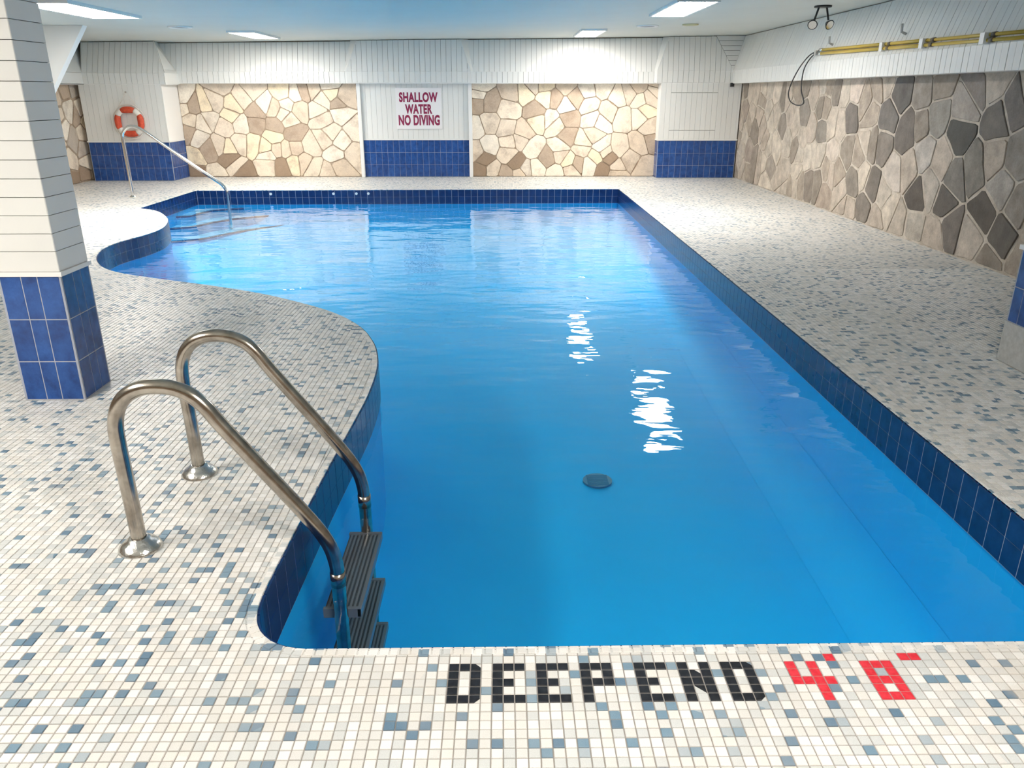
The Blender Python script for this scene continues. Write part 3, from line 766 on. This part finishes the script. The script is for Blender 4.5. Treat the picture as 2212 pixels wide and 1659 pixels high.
# triangular corner infill of level planks
A = Vector((3.90, 15.40, ceil(3.9) - .008)); B = Vector((XBT + .01, 15.42, ceil(XBT) - .01)); Cc = Vector((4.235, 15.30, 1.905))
for k in range(7):
    t0, t1 = k / 7, (k + 1) / 7 - .012
    q = [A.lerp(Cc, t0), B.lerp(Cc, t0), B.lerp(Cc, t1), A.lerp(Cc, t1)]
    nrm = (B - A).cross(Cc - A).normalized()
    if nrm.y > 0: nrm = -nrm
    V = q + [p + nrm * .01 for p in q]; put('level_plank', mesh('level_plank', V, [(0, 1, 2, 3), (4, 5, 6, 7), (0, 1, 5, 4), (1, 2, 6, 5), (2, 3, 7, 6), (3, 0, 4, 7)]), M['plank'], cr)
MB().add([A + Vector((-.05, .03, .02)), B + Vector((.03, .03, .02)), Cc + Vector((0, .03, -.03))], [(0, 1, 2)]).build('backing', M['gap'], cr)

# near left column
col = put('tiled_column', None); label(col, 'square column beside the pool ladder, white level boards over bright blue tiles', 'column', None, 'structure')
X0, X1, Y0, Y1, ZT = -2.505, -2.190, 3.82, 4.10, 0.655
MB().box((X0 + .0015, Y0 + .0015, -.002), (X1 - .0015, Y1 - .0015, ZT)).build('grout_backing', M['tile_joint'], col)
hs = [.209, .224, .222]
tile_face(col, (X0 + .01, Y0 + .01, 0), (1, 0, 0), (0, -1, 0), [.105, .080, .110], hs)
tile_face(col, (X1 - .01, Y0 + .01, 0), (0, 1, 0), (1, 0, 0), [.10, .075, .085], hs)
tile_face(col, (X0 + .01, Y1 - .01, 0), (0, -1, 0), (-1, 0, 0), [.085, .075, .10], hs)
tile_face(col, (X1 - .01, Y1 - .01, 0), (-1, 0, 0), (0, 1, 0), [.110, .080, .105], hs)
MB().box((X0 - .010, Y0 - .010, ZT), (X1 + .010, Y1 + .010, ZT + .022)).build('sill', M['trim'], col)
MB().box((X0 + .008, Y0 + .008, ZT), (X1 - .008, Y1 - .008, ceil(X1))).build('core', M['gap'], col)
z = ZT + .022; nxt = .691 + .0865
while z < 2.42:
    z1 = min(nxt, 2.425)
    for (o_, u_, n_, w_) in (((X0, Y0 + .01, 0), (1, 0, 0), (0, -1, 0), X1 - X0), ((X1 - .01, Y0, 0), (0, 1, 0), (1, 0, 0), Y1 - Y0), ((X0 + .01, Y1, 0), (0, -1, 0), (-1, 0, 0), Y1 - Y0), ((X1, Y1 - .01, 0), (-1, 0, 0), (0, 1, 0), X1 - X0)):
        V, F = plate([(0.001, z + .0012), (w_ - .001, z + .0012), (w_ - .001, z1 - .0012), (.001, z1 - .0012)], fr(o_, u_, (0, 0, 1), n_), .010 + RND.uniform(-.0008, .0008), .003)
        put('board', mesh('board', V, F), M['plank'], col)
    z = nxt; nxt += .0865
# right column
rc = put('tiled_column', None); label(rc, 'column at the right picture edge, blue tiles on a pale plinth', 'column', None, 'structure')
X0, X1, Y0, Y1 = 2.99, 3.31, 4.12, 4.43
MB().box((X0 - .004, Y0 - .004, 0), (X1 + .004, Y1 + .004, .24)).build('plinth', M['concrete'], rc)
MB().box((X0 + .0015, Y0 + .0015, .24), (X1 - .0015, Y1 - .0015, .665)).build('grout_backing', M['tile_joint'], rc)
tile_face(rc, (X0 + .01, Y1 - .01, 0), (0, -1, 0), (-1, 0, 0), [.085, .10, .105], [.205, .215], .242)
tile_face(rc, (X0 + .01, Y0 + .01, 0), (1, 0, 0), (0, -1, 0), [.10, .10, .10], [.205, .215], .242)
MB().box((X0 - .012, Y0 - .012, .665), (X1 + .012, Y1 + .012, .69)).build('sill', M['trim'], rc)
MB().box((X0 + .008, Y0 + .008, .69), (X1 - .008, Y1 - .008, ceil(X0))).build('core', M['gap'], rc)
z = .69
while z < 2.42:
    z1 = min(z + .0865, 2.46)
    for (o_, u_, n_, w_) in (((X0, Y0 + .01, 0), (1, 0, 0), (0, -1, 0), X1 - X0), ((X0 + .01, Y1, 0), (0, -1, 0), (-1, 0, 0), Y1 - Y0)):
        V, F = plate([(0.001, z + .0012), (w_ - .001, z + .0012), (w_ - .001, z1 - .0012), (.001, z1 - .0012)], fr(o_, u_, (0, 0, 1), n_), .010, .003)
        put('board', mesh('board', V, F), M['plank'], rc)
    z = z1

# ------------------------------------------------------------------ ceiling lamps, vents
def lamp(x, y, lab, wx=.36, wy=1.25, grp=None, rz=0.0):
    z = ceil(x)
    t = empty('ceiling_light', (x, y, z - .002), lab, 'light', grp, rz)
    f = MB(); b = .03
    for a, c in (((-wx / 2 - b, -wy / 2 - b, -.028), (wx / 2 + b, -wy / 2, .01)), ((-wx / 2 - b, wy / 2, -.028), (wx / 2 + b, wy / 2 + b, .01)),
                 ((-wx / 2 - b, -wy / 2, -.028), (-wx / 2, wy / 2, .01)), ((wx / 2, -wy / 2, -.028), (wx / 2 + b, wy / 2, .01))): f.box(a, c)
    f.build('frame', M['trim'], t)
    MB().box((-wx / 2, -wy / 2, -.024), (wx / 2, wy / 2, .002)).build('diffuser', M['lamp'], t)
    return t
lamp(1.46, 14.2, 'glowing ceiling light nearest the far wall, right of the warning sign', .36, 1.4)
lamp(2.16, 10.3, 'larger bright ceiling light over the right side of the pool', .42, 1.7)
lamp(-4.0, 13.8, 'small glowing ceiling light left of the warning sign, near the far wall', .38, 1.4)
lamp(-4.75, 9.75, 'long bright ceiling light beside the near left column top', .55, 1.7)
lamp(-3.2, 1.3, 'ceiling light above the left deck, between the camera and the ladder', .46, 1.7)
lamp(0.8, 0.35, 'unseen ceiling light added to brighten the deck at the deep end lettering', .42, 1.3)  # added lamp out of view, lifts the near right deck only
def vent(x, y, r, lab, m1, m2, nm, cat):
    t = empty(nm, (x, y, ceil(x) - .001), lab, cat)
    V = []; F = []; n = 32; prof = [(r, 0), (r, -.012), (r * .86, -.02), (r * .72, -.012), (r * .70, -.006)]
    for rr, z in prof:
        for k in range(n): a = 2 * math.pi * k / n; V.append((rr * math.cos(a), rr * math.sin(a), z))
    for i in range(len(prof) - 1):
        for k in range(n): F.append((i * n + k, i * n + (k + 1) % n, (i + 1) * n + (k + 1) % n, (i + 1) * n + k))
    put('rim', mesh('rim', V, F, True), m1, t)
    MB().cyl((0, 0, -.010), r * .71, .006, 28).build('grille', m2, t)
vent(-4.6, 12.25, .17, 'round dark grille in the ceiling beside the small left light', M['trim'], M['black'], 'ceiling_vent', 'vent')
vent(2.22, 13.0, .17, 'round dark grille in the ceiling beyond the larger right light', M['trim'], M['black'], 'ceiling_vent', 'vent')
vent(2.83, 12.8, .12, 'small cream disc on the ceiling beside the right round grille', M['yellow_disc'], M['yellow_disc'], 'smoke_detector', 'detector')

# ------------------------------------------------------------------ pool ladder
lad = empty('pool_ladder', (-1.28, 2.672, 0), 'stainless steel pool ladder with two arched rails at the left pool edge', 'ladder')
RAIL = [(-1.282, -.02), (-1.284, .15), (-1.288, .30), (-1.291, .40), (-1.287, .475), (-1.268, .535), (-1.232, .578), (-1.18, .602), (-1.12, .607), (-1.065, .597),
        (-1.018, .571), (-.98, .53), (-.945, .477), (-.86, .36), (-.76, .225), (-.69, .128), (-.645, .06), (-.616, .0), (-.602, -.06), (-.598, -.12), (-.598, -.3), (-.598, -.9)]
for dy in (-.286, .286):
    P = catmull([(x + 1.28, dy, z) for x, z in RAIL], 5)
    V, F = tube(P, 0.0255, 20); rl = put('rail', mesh('rail', V, F, True), M['steel'], lad)
    prof = [(.026, .045), (.034, .044), (.040, .034), (.056, .026), (.070, .012), (.074, .002), (.074, 0)]
    V = []; F = []; n = 40
    for rr, z in prof:
        for k in range(n): a = 2 * math.pi * k / n; V.append((-.002 + rr * math.cos(a), dy + rr * math.sin(a), z))
    for i in range(len(prof) - 1):
        for k in range(n): F.append((i * n + k, i * n + (k + 1) % n, (i + 1) * n + (k + 1) % n, (i + 1) * n + k))
    put('flange', mesh('flange', V, F, True), M['flange_steel'], lad)
    V, F = tube([(.682, dy, -.105), (.682, dy, -.16)], .0275, 20); put('sleeve', mesh('sleeve', V, F, True), M['steel'], lad)
for z in (-.285, -.52, -.755):
    tr_ = MB().box((.615, -.262, z - .022), (.742, .262, z)).build('tread', M['tread'], lad)
    for k in range(7): MB().box((.622 + k * .0165, -.255, z), (.630 + k * .0165, .255, z + .004)).build('tread_rib', M['tread_end'], tr_)
    MB().box((.738, -.270, z - .026), (.752, .270, z + .006)).build('tread_edge', M['tread_end'], tr_)
    for s in (-1, 1): MB().box((.612, s * .262 - .008, z - .03), (.75, s * .262 + .008, z + .008)).build('end_cap', M['tread_end'], tr_)

# far handrail
hr = empty('handrail', (-5.76, 12.45, 0), 'slim steel handrail slanting into the shallow end steps', 'handrail')
HR = [(0, -.02), (-.006, .4), (-.014, .80), (-.008, .92), (.035, .99), (.10, 1.035), (.17, 1.043), (.25, 1.02), (.335, .968), (.6, .77), (1.0, .475), (1.30, .26), (1.40, .185), (1.455, .10), (1.465, .0), (1.465, -.5)]
V, F = tube(catmull([(x, 0, z) for x, z in HR], 5), 0.024, 14); put('rail', mesh('rail', V, F, True), M['bright_steel'], hr)
MB().cyl((0, 0, 0), .055, .02, 24, r2=.035).build('flange', M['flange_steel'], hr)

# ------------------------------------------------------------------ life ring
lr = empty('life_ring', (-6.69, YLP - .02, 1.035), 'orange life ring with white bands hanging on the far left pillar', 'life ring')
def ringpt(a, R=.205): # slightly squared
    c, s = math.cos(a), math.sin(a); k = (abs(c) ** 2.6 + abs(s) ** 2.6) ** (-1 / 2.6)
    return Vector((R * c * k, -.055, R * s * k))
for q4 in range(4):
    a0 = q4 * math.pi / 2 - .58; P = [ringpt(a0 + 1.16 * k / 14) for k in range(15)]
    rr = [.055 * (1 - .35 * abs(2 * k / 14 - 1) ** 4) for k in range(15)]
    V, F = tube(P, rr, 16); put('segment', mesh('segment', V, F, True), M['orange'], lr)
    b0 = q4 * math.pi / 2 + .55; P = [ringpt(b0 + .47 * k / 6, .205) for k in range(7)]
    V, F = tube(P, .048, 16); put('white_band', mesh('white_band', V, F, True), M['rope'], lr)
for q4 in range(4):
    a0 = q4 * math.pi / 2 + math.pi / 4
    P = [ringpt(a0 + math.pi / 2 * k / 12, .262 + .03 * math.sin(math.pi * k / 12)) for k in range(13)]
    V, F = tube(P, .007, 6); put('grab_rope', mesh('grab_rope', V, F, True), M['rope'], lr)
V, F = tube([(-.17, -.03, .25), (0, -.01, .50), (.17, -.03, .25)], .007, 6); put('hanging_cord', mesh('hanging_cord', V, F), M['rope'], lr)
MB().cyl((0, .01, .50), .012, .04, 10, (0, -1, 0)).build('hook', M['bright_steel'], lr)

# ------------------------------------------------------------------ warning sign
sg = empty('warning_sign', (-1.57, YCP - .004, 1.245), 'white board with maroon stencil words warning of shallow water', 'sign')
MB().box((-.43, -.010, -.365), (.43, .0, .365)).build('board', M['sign'], sg)
def text(body, x0, x1, z0, z1, parent):
    cu = bpy.data.curves.new('words', 'FONT'); cu.body = body; cu.size = 1; cu.offset = 0.045; cu.extrude = 0.002; cu.space_character = 1.08
    o = bpy.data.objects.new('tmp', cu); COL.objects.link(o)
    me = bpy.data.meshes.new_from_object(o.evaluated_get(bpy.context.evaluated_depsgraph_get())); bpy.data.objects.remove(o)
    xs = [v.co.x for v in me.vertices]; ys = [v.co.y for v in me.vertices]; a, b, c, d = min(xs), max(xs), min(ys), max(ys)
    for v in me.vertices:
        v.co = (x0 + (v.co.x - a) / (b - a) * (x1 - x0), -.0105 - v.co.z, z0 + (v.co.y - c) / (d - c) * (z1 - z0))
    me.materials.clear(); return put('lettering', me, M['maroon'], parent)
text('SHALLOW', -.365, .36, .115, .29, sg); text('WATER', -.26, .25, -.093, .08, sg); text('NO DIVING', -.39, .385, -.30, -.11, sg)

# ------------------------------------------------------------------ reaching poles on the right bulkhead
def slope_x(z): return XBF + (XBT - XBF) * (z - 1.91) / (ceil(XBT) - 1.92) - .012
for dz, lab in ((0.021, 'upper of two long yellow poles on the right bulkhead'), (-.024, 'lower of two long yellow poles on the right bulkhead')):
    pz = 2.03 + dz
    pe = empty('yellow_pole', (slope_x(pz) - .035, 11.15, pz), lab, 'pole')
    Z = lambda y: -(11.15 - y) * .017
    V, F = tube([(0, 0, 0), (0, 9.3 - 11.15, Z(9.3))], .018, 12); put('shaft', mesh('shaft', V, F, True), M['yellow'], pe)
    V, F = tube([(0, 9.3 - 11.15, Z(9.3)), (0, 8.42 - 11.15, Z(8.42))], .018, 12); put('shaft', mesh('shaft', V, F, True), M['yellow'], pe)
    V, F = tube([(0, 8.42 - 11.15, Z(8.42)), (0, 6.6 - 11.15, Z(6.6))], .015, 12); put('shaft', mesh('shaft', V, F, True), M['yellow'], pe)
    for y in (9.22, 8.30, 7.28):
        V, F = tube([(0, y - 11.15 - .03, Z(y) - .0), (0, y - 11.15 + .03, Z(y))], .0205, 12); put('collar', mesh('collar', V, F, True), mat('brown_collar', (.16, .12, .08), .5), pe)
    V, F = tube([(0, .0, 0), (0, .09, 0.002)], .021, 12); put('end_cap', mesh('end_cap', V, F, True), M['bright_steel'], pe)
for y, lab in ((9.36, 'white clip holding the yellow poles, farthest from the camera'), (8.46, 'white clip holding the yellow poles, middle one'), (7.38, 'white clip holding the yellow poles, at the right picture edge')):
    zz = 2.022 - (11.15 - y) * .017
    t = empty('pole_clip', (slope_x(zz) - .03, y, zz), lab, 'clip', 'clips holding the yellow poles')
    MB().box((-.026, -.035, -.046), (.03, .035, .046)).build('strap', M['trim'], t)
for (y, z_, lab) in ((10.95, 2.10, 'small upright peg above the far end of the yellow poles'), (9.0, 2.10, 'small grey peg above the middle of the yellow poles')):
    x = slope_x(z_)
    V, F = tube([(x - .0, y, z_), (x - .05, y, z_ + .02), (x - .06, y - .01, z_ + .10)], .014, 8)
    o = put('wall_peg', mesh('wall_peg', V, F, True), M['concrete']); label(o, lab, 'peg')
# bundle of fittings and black cord loop at the pole end
LOOP = [(4.240, 11.30, 2.03), (4.210, 11.40, 2.02), (4.190, 11.55, 1.96), (4.180, 11.78, 1.83), (4.175, 11.98, 1.66), (4.170, 12.05, 1.52), (4.170, 11.95, 1.41), (4.170, 11.72, 1.36), (4.170, 11.52, 1.355), (4.170, 11.40, 1.385), (4.170, 11.44, 1.45),
        (4.175, 11.56, 1.55), (4.180, 11.60, 1.70), (4.190, 11.58, 1.84), (4.210, 11.46, 1.96), (4.240, 11.34, 2.025)]
V, F = tube(catmull(LOOP, 6), .0085, 8); o = put('cord_loop', mesh('cord_loop', V, F, True), M['black']); label(o, 'thin black cord loop hanging from the pole end over the stone', 'cord')
o = MB().cyl((4.235, 11.27, 2.02), .018, .14, 12, (0, 1, 0)).box((4.21, 11.29, 1.99), (4.26, 11.35, 2.05)).build('cord_coupling', M['bright_steel']); label(o, 'metal coupling between the yellow poles and black cord', 'coupling')

# emergency light
el = empty('emergency_light', (3.86, 10.30, ceil(3.86)), 'black twin-headed emergency light hanging from the ceiling', 'light')
MB().cyl((0, 0, -.02), .10, .02, 24).build('base', M['black'], el)
for s, dx in ((-1, -.09), (1, .09)):
    V, F = tube([(s * .045, 0, -.01), (dx * .95, .0, -.16)], .012, 8); put('arm', mesh('arm', V, F), M['black'], el)
    hd = MB().cyl((dx, .03, -.19), .03, .05, 20, (s * .35, -1, -.5), r2=.058); h_ = hd.build('head', M['black'], el)
    ax = Vector((s * .35, -1, -.5)).normalized(); MB().cyl(Vector((dx, .03, -.19)) + ax * .05, .048, .004, 20, ax).build('lens', M['bright_steel'], h_)
# sensor
o = MB().box((4.20, YRP - .06, 1.63), (4.26, YRP - .002, 1.695)).box((4.215, YRP - .075, 1.64), (4.245, YRP - .06, 1.67)).build('sensor', M['black']); label(o, 'small black sensor box in the far right corner under the bulkhead', 'sensor')
